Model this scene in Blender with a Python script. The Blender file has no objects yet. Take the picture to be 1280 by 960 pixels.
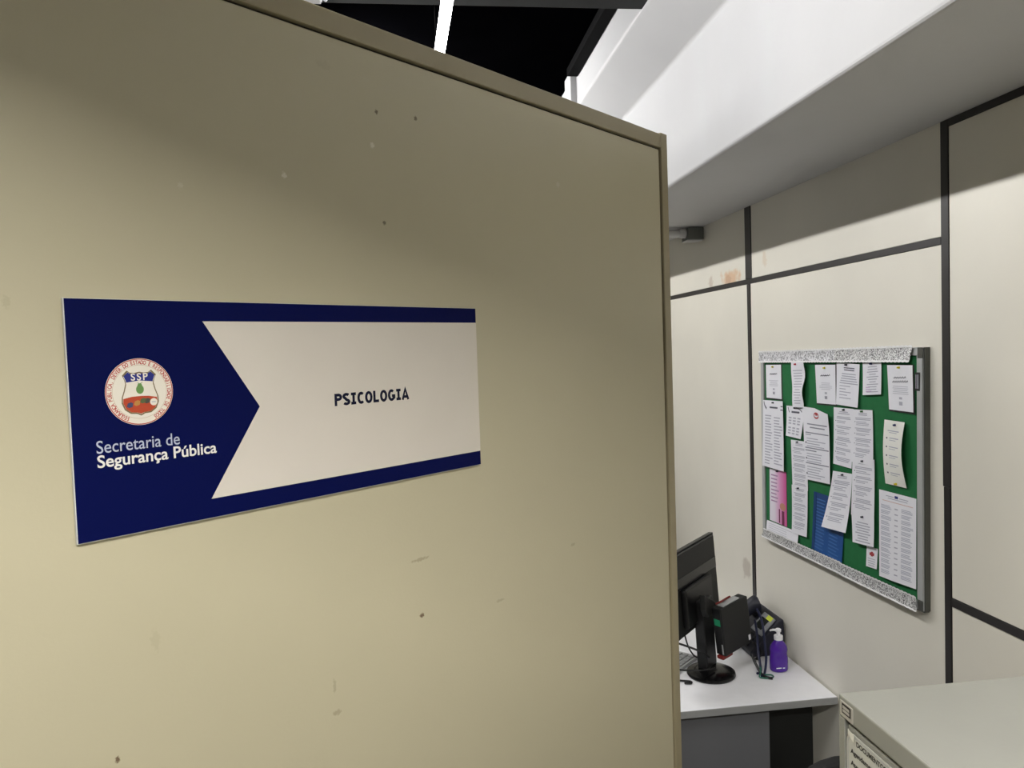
import bpy, bmesh, math, random
from mathutils import Matrix, Vector
random.seed(7)
scene = bpy.context.scene
COL = scene.collection

def lin(c):
    c = c / 255.0
    return c / 12.92 if c <= 0.04045 else ((c + 0.055) / 1.055) ** 2.4
def rgb(r, g, b): return (lin(r), lin(g), lin(b), 1.0)

# ------------------------------------------------------------------ camera
cam_d = bpy.data.cameras.new('camera'); cam = bpy.data.objects.new('camera', cam_d); COL.objects.link(cam)
R = Matrix(((0.99171663, 0.03916076, -0.12232969),
            (-0.12392572, 0.04130974, -0.99143125),
            (-0.03377179, 0.99837866, 0.04582058)))
cam.matrix_world = Matrix.Translation((0, 0, 1.72)) @ R.to_4x4()
cam_d.sensor_width = 36.0; cam_d.lens = 27.0; cam_d.clip_start = 0.02
scene.camera = cam
# ------------------------------------------------------------------ world + exposure
w = bpy.data.worlds.new('room_ambience'); scene.world = w; w.use_nodes = True
w.node_tree.nodes['Background'].inputs[0].default_value = (1.0, 0.98, 0.94, 1)
w.node_tree.nodes['Background'].inputs[1].default_value = 0.09
scene.view_settings.view_transform = 'Standard'; scene.view_settings.look = 'None'
scene.view_settings.exposure = 0.0; scene.view_settings.gamma = 1.0
scene.view_settings.use_curve_mapping = False
TUBE_POWER = 22.0        # ceiling tube behind the partition
FILL_POWER = 160.0      # added unseen tubes that brighten the wall and beam
CORRIDOR_POWER = 345.0    # tube lamp over the corridor, behind the photographer

# ------------------------------------------------------------------ materials
MATS = {}
def mat(name, col, rough=0.5, metal=0.0, mottle=0.0, scale=6.0, bump=0.0, bscale=60.0, emit=None, power=0.0,
        trans=0.0, ior=1.45, spots=(), spec=None, coat=0.0):
    if name in MATS: return MATS[name]
    m = bpy.data.materials.new(name); m.use_nodes = True
    nt = m.node_tree; N = nt.nodes; L = nt.links; p = N['Principled BSDF']
    p.inputs['Base Color'].default_value = col; p.inputs['Roughness'].default_value = rough
    p.inputs['Metallic'].default_value = metal; p.inputs['IOR'].default_value = ior
    if spec is not None: p.inputs['Specular IOR Level'].default_value = spec
    if coat: p.inputs['Coat Weight'].default_value = coat
    if trans: p.inputs['Transmission Weight'].default_value = trans
    if emit:
        p.inputs['Emission Color'].default_value = emit; p.inputs['Emission Strength'].default_value = power
    tc = N.new('ShaderNodeTexCoord')
    cur = None
    if mottle > 0 or spots:
        no = N.new('ShaderNodeTexNoise'); no.inputs['Scale'].default_value = scale; no.inputs['Detail'].default_value = 6
        L.new(tc.outputs['Object'], no.inputs['Vector'])
        mr = N.new('ShaderNodeMapRange'); mr.inputs[1].default_value = 0.3; mr.inputs[2].default_value = 0.7
        mr.inputs[3].default_value = 1 - mottle; mr.inputs[4].default_value = 1 + mottle
        L.new(no.outputs['Fac'], mr.inputs[0])
        mx = N.new('ShaderNodeMix'); mx.data_type = 'RGBA'; mx.blend_type = 'MULTIPLY'; mx.inputs[0].default_value = 1
        mx.inputs[6].default_value = col
        L.new(mr.outputs[0], mx.inputs[7]); cur = mx.outputs[2]
        for (pos, stretch, rad, c, amt) in spots:          # stains, chips and scuffs on the surface
            mp = N.new('ShaderNodeVectorMath'); mp.operation = 'SUBTRACT'; L.new(tc.outputs['Object'], mp.inputs[0]); mp.inputs[1].default_value = pos
            ms = N.new('ShaderNodeVectorMath'); ms.operation = 'MULTIPLY'; L.new(mp.outputs[0], ms.inputs[0]); ms.inputs[1].default_value = stretch
            n2 = N.new('ShaderNodeTexNoise'); n2.inputs['Scale'].default_value = 1.6 / rad; L.new(tc.outputs['Object'], n2.inputs['Vector'])
            ln = N.new('ShaderNodeVectorMath'); ln.operation = 'LENGTH'; L.new(ms.outputs[0], ln.inputs[0])
            ad = N.new('ShaderNodeMath'); ad.operation = 'MULTIPLY_ADD'; L.new(n2.outputs['Fac'], ad.inputs[0]); ad.inputs[1].default_value = rad * 1.6
            L.new(ln.outputs['Value'], ad.inputs[2])
            r2 = N.new('ShaderNodeMapRange'); L.new(ad.outputs[0], r2.inputs[0])
            r2.inputs[1].default_value = rad * 1.35; r2.inputs[2].default_value = rad * 1.8; r2.inputs[3].default_value = amt; r2.inputs[4].default_value = 0
            m2 = N.new('ShaderNodeMix'); m2.data_type = 'RGBA'; L.new(r2.outputs[0], m2.inputs[0]); L.new(cur, m2.inputs[6]); m2.inputs[7].default_value = c
            cur = m2.outputs[2]
        L.new(cur, p.inputs['Base Color'])
    if bump > 0:
        nb = N.new('ShaderNodeTexNoise'); nb.inputs['Scale'].default_value = bscale; nb.inputs['Detail'].default_value = 4
        L.new(tc.outputs['Object'], nb.inputs['Vector'])
        bp = N.new('ShaderNodeBump'); bp.inputs['Strength'].default_value = bump; bp.inputs['Distance'].default_value = 0.002
        L.new(nb.outputs['Fac'], bp.inputs['Height']); L.new(bp.outputs[0], p.inputs['Normal'])
    MATS[name] = m
    return m

def glitter(name, scale, lo, hi):
    m = bpy.data.materials.new(name); m.use_nodes = True
    nt = m.node_tree; N = nt.nodes; L = nt.links; p = N['Principled BSDF']
    tc = N.new('ShaderNodeTexCoord')
    v = N.new('ShaderNodeTexVoronoi'); v.inputs['Scale'].default_value = scale; L.new(tc.outputs['Object'], v.inputs['Vector'])
    cr = N.new('ShaderNodeValToRGB'); cr.color_ramp.elements[0].color = lo; cr.color_ramp.elements[0].position = 0.15
    cr.color_ramp.elements[1].color = hi; cr.color_ramp.elements[1].position = 0.62
    sp = N.new('ShaderNodeSeparateColor'); L.new(v.outputs['Color'], sp.inputs[0]); L.new(sp.outputs[0], cr.inputs[0])
    L.new(cr.outputs[0], p.inputs['Base Color']); p.inputs['Roughness'].default_value = 0.35; p.inputs['Metallic'].default_value = 0.25
    bp = N.new('ShaderNodeBump'); bp.inputs['Strength'].default_value = 0.6; bp.inputs['Distance'].default_value = 0.002
    L.new(v.outputs['Distance'], bp.inputs['Height']); L.new(bp.outputs[0], p.inputs['Normal'])
    return m

def gradient_mat(name, stops, axis, lo, hi, noise=0.0):
    m = bpy.data.materials.new(name); m.use_nodes = True
    nt = m.node_tree; N = nt.nodes; L = nt.links; p = N['Principled BSDF']; p.inputs['Roughness'].default_value = 0.5
    tc = N.new('ShaderNodeTexCoord'); sx = N.new('ShaderNodeSeparateXYZ'); L.new(tc.outputs['Object'], sx.inputs[0])
    mr = N.new('ShaderNodeMapRange'); L.new(sx.outputs[axis], mr.inputs[0]); mr.inputs[1].default_value = lo; mr.inputs[2].default_value = hi
    cr = N.new('ShaderNodeValToRGB'); e = cr.color_ramp.elements
    e[0].position = stops[0][0]; e[0].color = stops[0][1]; e[1].position = stops[-1][0]; e[1].color = stops[-1][1]
    for s in stops[1:-1]:
        q = e.new(s[0]); q.color = s[1]
    L.new(mr.outputs[0], cr.inputs[0]); L.new(cr.outputs[0], p.inputs['Base Color'])
    return m

# ------------------------------------------------------------------ mesh helpers
class MB:
    def __init__(s): s.v = []; s.f = []
    def add(s, vs, fs):
        o = len(s.v); s.v += [tuple(q) for q in vs]; s.f += [tuple(i + o for i in g) for g in fs]; return s
    def box(s, a, b, M=None):
        x0, y0, z0 = a; x1, y1, z1 = b
        vs = [Vector(q) for q in ((x0, y0, z0), (x1, y0, z0), (x1, y1, z0), (x0, y1, z0), (x0, y0, z1), (x1, y0, z1), (x1, y1, z1), (x0, y1, z1))]
        if M: vs = [M @ q for q in vs]
        return s.add(vs, [(0, 3, 2, 1), (4, 5, 6, 7), (0, 1, 5, 4), (1, 2, 6, 5), (2, 3, 7, 6), (3, 0, 4, 7)])
    def prism(s, poly, fn, t0, t1):
        """poly: 2D outline; fn(p, t) -> 3D point; extruded from t0 to t1"""
        n = len(poly)
        vs = [fn(p, t0) for p in poly] + [fn(p, t1) for p in poly]
        fs = [tuple(range(n))[::-1], tuple(range(n, 2 * n))] + [(i, (i + 1) % n, n + (i + 1) % n, n + i) for i in range(n)]
        return s.add(vs, fs)
    def lathe(s, prof, M=None, seg=24, sx=1.0, sy=1.0):
        vs = []; fs = []
        n = len(prof)
        for r_, z_ in prof:
            for k in range(seg):
                t = 2 * math.pi * k / seg; vs.append(Vector((r_ * math.cos(t) * sx, r_ * math.sin(t) * sy, z_)))
        for i in range(n - 1):
            for k in range(seg):
                a = i * seg + k; b = i * seg + (k + 1) % seg
                fs.append((a, b, b + seg, a + seg))
        fs.append(tuple(range(seg))[::-1]); fs.append(tuple(range((n - 1) * seg, n * seg)))
        if M: vs = [M @ q for q in vs]
        return s.add(vs, fs)
    def tube(s, pts, rad, seg=8, caps=True):
        pts = [Vector(q) for q in pts]; n = len(pts)
        rads = rad if isinstance(rad, (list, tuple)) else [rad] * n
        vs = []; fs = []
        t = (pts[1] - pts[0]).normalized(); up = Vector((0, 0, 1)) if abs(t.z) < 0.9 else Vector((1, 0, 0))
        nrm = t.cross(up).normalized()
        for i, q in enumerate(pts):
            t = (pts[min(i + 1, n - 1)] - pts[max(i - 1, 0)]).normalized()
            nrm = (nrm - t * nrm.dot(t)).normalized(); bi = t.cross(nrm)
            for k in range(seg):
                a = 2 * math.pi * k / seg; vs.append(q + (nrm * math.cos(a) + bi * math.sin(a)) * rads[i])
        for i in range(n - 1):
            for k in range(seg):
                a = i * seg + k; b = i * seg + (k + 1) % seg; fs.append((a, b, b + seg, a + seg))
        if caps: fs += [tuple(range(seg))[::-1], tuple(range((n - 1) * seg, n * seg))]
        return s.add(vs, fs)
    def grid(s, fn, nu, nv):
        vs = [fn(i / nu, j / nv) for j in range(nv + 1) for i in range(nu + 1)]
        fs = [(j * (nu + 1) + i, j * (nu + 1) + i + 1, (j + 1) * (nu + 1) + i + 1, (j + 1) * (nu + 1) + i) for j in range(nv) for i in range(nu)]
        return s.add(vs, fs)
    def obj(s, name, m, parent=None, smooth=False, bevel=0.0, loc=None, segs=2, angle=0.6):
        me = bpy.data.meshes.new(name); me.from_pydata(s.v, [], s.f)
        bm = bmesh.new(); bm.from_mesh(me); bmesh.ops.recalc_face_normals(bm, faces=bm.faces)
        if bevel > 0:
            ed = [e for e in bm.edges if len(e.link_faces) == 2 and e.calc_face_angle(0) > angle]
            bmesh.ops.bevel(bm, geom=ed, offset=bevel, segments=segs, affect='EDGES', profile=0.5, clamp_overlap=True)
        bm.to_mesh(me); bm.free()
        if smooth:
            for q in me.polygons: q.use_smooth = True
            try: me.set_sharp_from_angle(angle=0.7)
            except Exception: pass
        me.materials.append(m)
        o = bpy.data.objects.new(name, me); COL.objects.link(o)
        if parent: o.parent = parent
        if loc: o.location = loc
        return o

def catmull(pts, n=8):
    pts = [Vector(p) for p in pts]; out = []
    P = [pts[0]] + pts + [pts[-1]]
    for i in range(1, len(P) - 2):
        for k in range(n):
            t = k / n; a, b, c, d = P[i - 1], P[i], P[i + 1], P[i + 2]
            out.append(0.5 * ((2 * b) + (c - a) * t + (2 * a - 5 * b + 4 * c - d) * t * t + (3 * b - a - 3 * c + d) * t ** 3))
    out.append(pts[-1]); return out

def empty(name, loc=(0, 0, 0), M=None):
    o = bpy.data.objects.new(name, None); COL.objects.link(o); o.empty_display_size = 0.05
    if M is not None: o.matrix_world = M
    else: o.location = loc
    return o
def tag(o, label=None, cat=None, group=None, kind=None):
    if label: o['label'] = label
    if cat: o['category'] = cat
    if group: o['group'] = group
    if kind: o['kind'] = kind
    return o

_txt = {}
def text2d(body, size, bold=0.0, xs=1.0, align='LEFT', spacing=1.0):
    """lettering as 2D triangles (verts, faces, width)"""
    key = (body, bold, spacing)
    if key not in _txt:
        c = bpy.data.curves.new('lettering', 'FONT'); c.body = body; c.size = 1.0; c.offset = bold; c.space_character = spacing; c.resolution_u = 4
        o = bpy.data.objects.new('lettering', c); COL.objects.link(o)
        dg = bpy.context.evaluated_depsgraph_get(); dg.update()
        me = bpy.data.meshes.new_from_object(o.evaluated_get(dg))
        vs = [(q.co.x, q.co.y) for q in me.vertices]; fs = [tuple(p.vertices) for p in me.polygons]
        bpy.data.objects.remove(o); bpy.data.curves.remove(c); bpy.data.meshes.remove(me)
        _txt[key] = (vs, fs)
    vs, fs = _txt[key]
    if not vs: return [], [], 0
    x0 = min(q[0] for q in vs); x1 = max(q[0] for q in vs); wd = (x1 - x0) * size * xs
    sh = {'LEFT': 0, 'CENTER': wd / 2, 'RIGHT': wd}[align]
    return [((q[0] - x0) * size * xs - sh, q[1] * size) for q in vs], fs, wd

def ribbon(pts, wd):
    """flat stroke with mitred joins: list of quads in 2D"""
    n = len(pts); vs = []; fs = []
    closed = (Vector(pts[0]) - Vector(pts[-1])).length < 1e-9
    for i, q in enumerate(pts):
        q = Vector(q)
        if closed:
            a = Vector(pts[i - 1] if i > 0 else pts[-2]); b = Vector(pts[i + 1] if i < n - 1 else pts[1])
        else:
            a = Vector(pts[max(i - 1, 0)]); b = Vector(pts[min(i + 1, n - 1)])
        d1 = (q - a); d2 = (b - q)
        if d1.length < 1e-9: d1 = d2
        if d2.length < 1e-9: d2 = d1
        d1.normalize(); d2.normalize(); t = (d1 + d2).normalized(); nn = Vector((-t.y, t.x)); k = 1 / max(0.5, nn.dot(Vector((-d1.y, d1.x))))
        vs += [tuple(q + nn * wd / 2 * k), tuple(q - nn * wd / 2 * k)]
    for i in range(n - 1): fs.append((2 * i, 2 * i + 1, 2 * i + 3, 2 * i + 2))
    return vs, fs

def arc(cx, cy, rx, ry, a0, a1, n=14):
    return [(cx + rx * math.cos(math.radians(a0 + (a1 - a0) * i / n)), cy + ry * math.sin(math.radians(a0 + (a1 - a0) * i / n))) for i in range(n + 1)]

# ------------------------------------------------------------------ shared materials
WX = 1.111     # plane of the wall with the notice board
beige = mat('panel_beige', rgb(224, 220, 208), 0.42, mottle=0.035, scale=3.0, bump=0.04, bscale=220, spots=[
    ((WX, 2.60, 1.945), (1, 0.5, 1.3), 0.045, rgb(214, 172, 128), 0.75), ((WX, 2.63, 1.94), (1, 1, 1.4), 0.03, rgb(190, 150, 125), 0.5),
    ((WX, 2.79, 1.945), (1, 1, 1), 0.025, rgb(180, 158, 140), 0.5), ((WX, 2.34, 1.98), (1, 1.6, 1), 0.03, rgb(205, 180, 150), 0.4),
    ((WX, 2.52, 0.93), (1, 1, 1), 0.04, rgb(150, 135, 120), 0.45)])
part_m = mat('partition_beige', rgb(185, 178, 151), 0.40, mottle=0.03, scale=2.2, bump=0.05, bscale=260, spots=[
    ((0.619, 1.4005, 0), (1.0, 1.3, 1), 0.004, rgb(95, 75, 55), 0.95), ((0.262, 1.377, 0), (1.5, 1, 1), 0.0035, rgb(95, 75, 55), 0.95),
    ((0.49, 1.33, 0), (1, 1.5, 1), 0.006, rgb(130, 115, 88), 0.45), ((0.488, 1.36, 0), (2.5, .6, 1), 0.006, rgb(120, 105, 80), 0.3),
    ((0.62, 1.469, 0), (.35, 2.2, 1), 0.0055, rgb(125, 110, 84), 0.45), ((0.47, 1.255, 0), (1, 1.2, 1), 0.004, rgb(100, 90, 70), 0.5),
    ((0.3, 1.47, 0), (1.2, .5, 1), 0.006, rgb(140, 128, 100), 0.15), ((0.252, 1.685, 0), (1, 1, 1), 0.003, rgb(120, 100, 80), 0.7),
    ((0.455, 1.905, 0), (1, 1, 1), 0.0035, rgb(215, 210, 195), 0.9), ((0.572, 1.956, 0), (1, 1, 1), 0.0035, rgb(215, 210, 195), 0.9),
    ((0.92, 1.96, 0), (1, 1, 1), 0.005, rgb(200, 195, 178), 0.6), ((0.345, 1.88, 0), (1, 1, 1), 0.003, rgb(205, 200, 180), 0.5),
    ((0.58, 1.995, 0), (1, 1, 1), 0.003, rgb(85, 70, 50), 0.8), ((0.64, 2.0, 0), (1, 1, 1), 0.003, rgb(85, 70, 50), 0.8),
    ((0.51, 2.03, 0), (.7, 1.4, 1), 0.008, rgb(130, 114, 88), 0.1), ((0.585, 1.87, 0), (1, 1, 1), 0.003, rgb(70, 55, 40), 0.7),
    ((0.2, 1.77, 0), (1, .6, 1), 0.0035, rgb(140, 128, 100), 0.2), ((0.76, 1.38, 0), (.5, 2, 1), 0.005, rgb(130, 118, 92), 0.35),
    ((0.93, 1.42, 0), (.6, 2, 1), 0.005, rgb(130, 118, 92), 0.35)])
rail_m = mat('partition_rail', rgb(152, 142, 114), 0.4, mottle=0.04, scale=5, bump=0.03, bscale=200)
dark_gap = mat('dark_gap', rgb(40, 34, 26), 0.8)
black_strip = mat('black_profile', rgb(36, 33, 33), 0.45, mottle=0.15, scale=20)
white_paint = mat('white_paint', rgb(192, 192, 193), 0.6, mottle=0.03, scale=3, bump=0.12, bscale=40)
black_m = mat('black_ceiling', rgb(3, 3, 4), 0.9, spec=0.0, mottle=0.2, scale=8)
ink = mat('print_grey', rgb(176, 176, 188), 0.7)
ink_dark = mat('print_dark', rgb(92, 92, 104), 0.7)
paper_m = mat('white_paper', rgb(232, 232, 238), 0.6, mottle=0.015, scale=30)
paper_warm = mat('warm_white_paper', rgb(233, 233, 226), 0.6, mottle=0.015, scale=30)
blk_plastic = mat('black_plastic', rgb(22, 22, 23), 0.38, mottle=0.1, scale=40, bump=0.05, bscale=500)
blk_matte = mat('black_matte', rgb(27, 28, 27), 0.55, mottle=0.1, scale=30, bump=0.08, bscale=600)
alu = mat('aluminium', rgb(184, 186, 186), 0.45, metal=0.3, mottle=0.05, scale=20)
alu_dark = mat('aluminium_dark', rgb(96, 97, 92), 0.4, metal=0.6, mottle=0.08, scale=20)
white_pl = mat('white_plastic', rgb(235, 235, 238), 0.35, mottle=0.01)

# ------------------------------------------------------------------ the setting
fl = MB().box((-3.0, -2.5, -0.1), (WX + 0.1, 4.2, 0.0)).obj('floor', mat('floor_vinyl', rgb(140, 137, 130), 0.4, mottle=0.06, scale=4)); tag(fl, kind='structure')

# wall on the right: beige partition panels between dark profiles
wr = MB().box((WX + 0.012, -2.5, 0), (WX + 0.1, 4.2, 2.2)).obj('wall_right', dark_gap); tag(wr, kind='structure')
def panel(y0, y1, z0, z1):
    MB().box((WX, y0, z0), (WX + 0.011, y1, z1)).obj('panel', beige, wr, bevel=0.0015)
panel(2.480, 4.19, 1.926, 2.19); panel(2.472, 4.19, 0.0, 1.909)
panel(1.509, 2.434, 1.926, 2.19); panel(1.508, 2.446, 0.0, 1.909)
panel(0.30, 1.486, 1.159, 2.149); panel(0.30, 1.486, 0.0, 1.140)
panel(-0.86, 0.28, 1.159, 2.149); panel(-0.86, 0.28, 0.0, 1.140); panel(-2.45, -0.88, 0, 2.149)
def strip(y0, y1, z0, z1, p=0.002):
    MB().box((WX - p, y0, z0), (WX + 0.0115, y1, z1)).obj('joint_strip', black_strip, wr, bevel=0.0008)
strip(1.486, 1.509, 1.395, 2.19); strip(1.4875, 1.5065, 0.0, 1.394); strip(2.434, 2.480, 1.926, 2.19); strip(2.447, 2.471, 0, 1.908)
strip(1.5095, 4.19, 1.9095, 1.9255); strip(0.281, 1.4855, 1.1405, 1.1585); strip(-0.86, 1.4855, 2.1495, 2.165)
strip(0.281, 0.2995, 0, 1.14); strip(0.281, 0.2995, 1.159, 2.149); strip(-0.879, -0.861, 0, 2.149)

bm_poly = [(1.30, 2.166), (0.724, 2.160), (0.724, 2.480), (0.600, 2.568), (0.600, 2.72), (1.30, 2.72)]
beam = MB().prism(bm_poly, lambda p, t: (p[0], t, p[1]), -2.5, 4.2).obj('ceiling_beam', white_paint, bevel=0.008, segs=3); tag(beam, kind='structure')
MB().box((0.578, 2.71, 2.50), (0.640, 2.81, 2.70)).obj('bracket', white_paint, beam, bevel=0.003)
ce = MB().box((-3.0, -2.5, 2.690), (0.599, 4.2, 2.79)).obj('ceiling', black_m); tag(ce, kind='structure')
MB().box((0.560, 1.95, 2.662), (0.599, 2.68, 2.6899)).obj('edge_trim', mat('black_trim', rgb(7, 7, 8), 0.7, spec=0.05), ce, bevel=0.003)
wb = MB().box((-3.0, 4.2, 0), (WX + 0.1, 4.3, 2.79)).obj('wall_back', mat('far_wall', rgb(196, 192, 178), 0.6, mottle=0.03)); tag(wb, kind='structure')
db = MB().box((-2.4, 1.56, 2.568), (0.612, 1.940, 2.689)).obj('crossbeam', mat('dark_grey_steel', rgb(44, 45, 46), 0.6, spec=0.2, mottle=0.12, scale=14), bevel=0.012); tag(db, kind='structure')

# ------------------------------------------------------------------ angled partition with the door-plate
D = Vector((0.74057819, 0.6719702, 0)); Nn = Vector((0.6719702, -0.74057819, 0))
PM = Matrix(((D.x, 0, Nn.x, Nn.x * -0.68994), (D.y, 0, Nn.y, Nn.y * -0.68994), (0, 1, 0, 0), (0, 0, 0, 1)))   # local x along, y up, z out
pw = MB().box((-0.60, 0.0, -0.034), (1.2195, 2.0625, 0.0)).obj('wall_left', part_m, bevel=0.0015); pw.matrix_world = PM; tag(pw, kind='structure')
MB().box((-0.60, 2.0627, -0.032), (1.2435, 2.0655, -0.004)).obj('rail_gap', dark_gap, pw)
MB().box((1.2197, 0.0, -0.032), (1.2225, 2.0626, -0.004)).obj('post_gap', dark_gap, pw)
MB().box((-0.60, 2.0657, -0.040), (1.2220, 2.0900, 0.003)).obj('top_rail', rail_m, pw, bevel=0.0015)
MB().box((1.2227, 0.0, -0.040), (1.2450, 2.0930, 0.003)).obj('side_post', rail_m, pw, bevel=0.002)

# ------------------------------------------------------------------ lamps
def tube_lamp(name, label, M, length, rad, power, color, trough=None, drop=0.16):
    """local x along the tube, local z up"""
    r0 = empty(name, M=M); tag(r0, label, 'lamp')
    h = length / 2
    MB().tube([(-h, 0, 0), (h, 0, 0)], rad, 16).obj('tube', mat(name + '_glow', rgb(255, 255, 255), 0.4, emit=color, power=power), r0, smooth=True)
    capm = mat('lamp_cap', rgb(200, 200, 200), 0.4, metal=0.3)
    for s in (-1, 1):
        MB().tube([(s * (h + 0.0005), 0, 0), (s * (h + 0.03), 0, 0)], rad * 1.05, 16).obj('end_cap', capm, r0, smooth=True)
        MB().box((s * (h + 0.012) - 0.012, -0.014, -0.02), (s * (h + 0.012) + 0.012, 0.014, min(0.034, drop))).obj('socket', white_pl, r0, bevel=0.002)
        if drop > 0.06: MB().tube([(s * h * 0.85, 0, 0.026), (s * h * 0.85, 0, min(drop, 0.147) if length < 0.63 and s < 0 else drop)], 0.0010, 6).obj('suspension_wire', blk_plastic, r0)
    if trough:
        tw, td = trough        # half width at the mouth, lip depth below the tube axis
        prof = [(-0.035, 0.05), (0.035, 0.05), (tw, -td), (tw - 0.002, -td), (0.033, 0.046), (-0.033, 0.046), (-tw + 0.002, -td), (-tw, -td)]
        MB().prism(prof, lambda p, t: (t, p[0], p[1]), -h - 0.03, h + 0.03).obj('light_shield', mat('lamp_shield', rgb(40, 40, 40), 0.6, spec=0.1), r0)  # dark shield shaped to keep the lamp's light off the upper partition
        for s in (-1, 1):
            MB().prism([(-0.035, 0.05), (0.035, 0.05), (tw, -td), (-tw, -td)], lambda p, t: (t, p[0], p[1]), s * (h + 0.0305), s * (h + 0.033)).obj('end_plate', mat('lamp_shield', None), r0)
    else:
        MB().box((-h, -0.006, 0.016), (h, 0.006, 0.026)).obj('channel', mat('lamp_channel', rgb(20, 20, 20), 0.6, spec=0.1), r0, bevel=0.002)
    return r0
cool = (1.0, 0.99, 0.98, 1)
tube_lamp('tube_lamp', 'glowing white ceiling tube showing above the top rail of the partition',
          Matrix.Translation((0.086, 1.70, 2.42)) @ Matrix.Rotation(math.radians(91.5), 4, 'Z'), 0.62, 0.0125, TUBE_POWER, cool, drop=0.268)
for yy, ln, pw_ in ((1.02, 0.66, 1.6), (3.05, 1.40, 1.15)):  # unseen fill tubes, added to light the panelled wall
    tube_lamp('fill_lamp' if ln < 1 else 'long_fill_lamp', 'short fill tube added unseen above the partition to brighten the wall' if ln < 1 else 'long fill tube added unseen further inside the room to brighten the wall',
              Matrix.Translation((-0.225, yy, 2.55)) @ Matrix.Rotation(math.radians(90), 4, 'Z'), ln, 0.0125, FILL_POWER * pw_, cool, drop=0.138)
lp = PM @ Vector((-0.15, 2.44, 1.16))
ang = math.atan2(D.y, D.x)
tube_lamp('trough_lamp', 'unseen trough lamp over the corridor, its dark lips shaped to shade the upper partition',
          Matrix.Translation(lp) @ Matrix.Rotation(ang - math.radians(38), 4, 'Z'), 1.20, 0.013, CORRIDOR_POWER, (1.0, 0.975, 0.93, 1), trough=(0.085, 0.048), drop=0.248)

# junction box with cable loop by the crossbeam
jb = empty('junction_box', (-0.21, 1.745, 2.4985)); tag(jb, 'white box with a looped cable under the dark crossbeam, beside the glowing tube', 'junction box')
MB().box((-0.05, -0.045, 0.0), (0.035, 0.03, 0.069)).obj('body', white_pl, jb, bevel=0.004)
MB().box((-0.047, -0.042, -0.003), (0.032, 0.027, -0.0002)).obj('cover', white_pl, jb, bevel=0.001)
MB().tube(catmull([(0.03, -0.01, 0.03), (0.045, -0.01, 0.02), (0.050, -0.01, 0.0), (0.046, -0.01, -0.012), (0.038, -0.01, -0.004), (0.036, -0.01, 0.02), (0.06, -0.01, 0.069)], 6), 0.002, 8).obj('cable', white_pl, jb, smooth=True)
cl = MB()
for k in range(3): cl.box((0.105 + k * 0.012, -0.03, 0.058), (0.112 + k * 0.012, 0.02, 0.0695))
cl.obj('cable_clip', white_pl, jb, bevel=0.001)['kind'] = 'stuff'

# conduit under the beam
cd = empty('conduit', (1.0, 2.88, 2.13)); tag(cd, 'grey conduit pipe with a square outlet box tucked under the white beam', 'conduit')
grey_c = mat('conduit_grey', rgb(196, 196, 196), 0.45); grey_d = mat('conduit_box_grey', rgb(104, 106, 102), 0.5)
MB().tube([(-0.62, 0.0, 0.012), (0.030, 0.0, 0.012)], 0.016, 14).obj('pipe', grey_c, cd, smooth=True)
MB().tube([(0.022, 0, 0.012), (0.048, 0, 0.012)], 0.019, 14).obj('coupling', grey_c, cd, smooth=True)
MB().box((0.049, -0.035, -0.016), (0.110, 0.04, 0.031)).obj('outlet_box', grey_d, cd, bevel=0.003)
MB().box((0.045, -0.03, -0.0195), (0.108, 0.035, -0.0163)).obj('lid', grey_c, cd, bevel=0.001)

# ------------------------------------------------------------------ door sign
navy = mat('sign_navy', rgb(3, 11, 66), 0.55, spec=0.08, mottle=0.03, scale=20)
sign_white = mat('sign_white', rgb(212, 205, 194), 0.45, mottle=0.015, scale=12)
edge_white = mat('sign_edge', rgb(205, 205, 200), 0.5)
SX, SZ = 0.4835, 1.672
sign = empty('wall_sign', M=PM @ Matrix.Translation((SX, SZ, 0.0))); tag(sign, 'navy and white rectangular sign with round crest reading PSICOLOGIA on the partition', 'sign')
hw, hh = 0.2445, 0.102
MB().box((-hw, -hh, 0.0005), (hw, hh, 0.0040)).obj('board', edge_white, sign, bevel=0.0004)
MB().box((-hw + 0.0007, -hh + 0.0007, 0.0041), (hw, hh - 0.0004, 0.0043)).obj('navy_face', navy, sign)
def flat(polys, z, name, m, parent, th=0.00012):
    b = MB()
    for pl in polys: b.prism(pl, lambda p, t: (p[0], p[1], t), z, z + th)
    return b.obj(name, m, parent)
def flat_tris(vs, fs, z, name, m, parent):
    return MB().add([(a, b, z) for a, b in vs], fs).obj(name, m, parent)
ax = 0.357 - SX; tip = 0.412 - SX
flat([[(ax, 1.7552 - SZ), (tip, 1.6715 - SZ), (ax, 1.5885 - SZ), (hw, 1.5885 - SZ), (hw, 1.7552 - SZ)]], 0.00435, 'white_arrow_panel', sign_white, sign)
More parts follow.
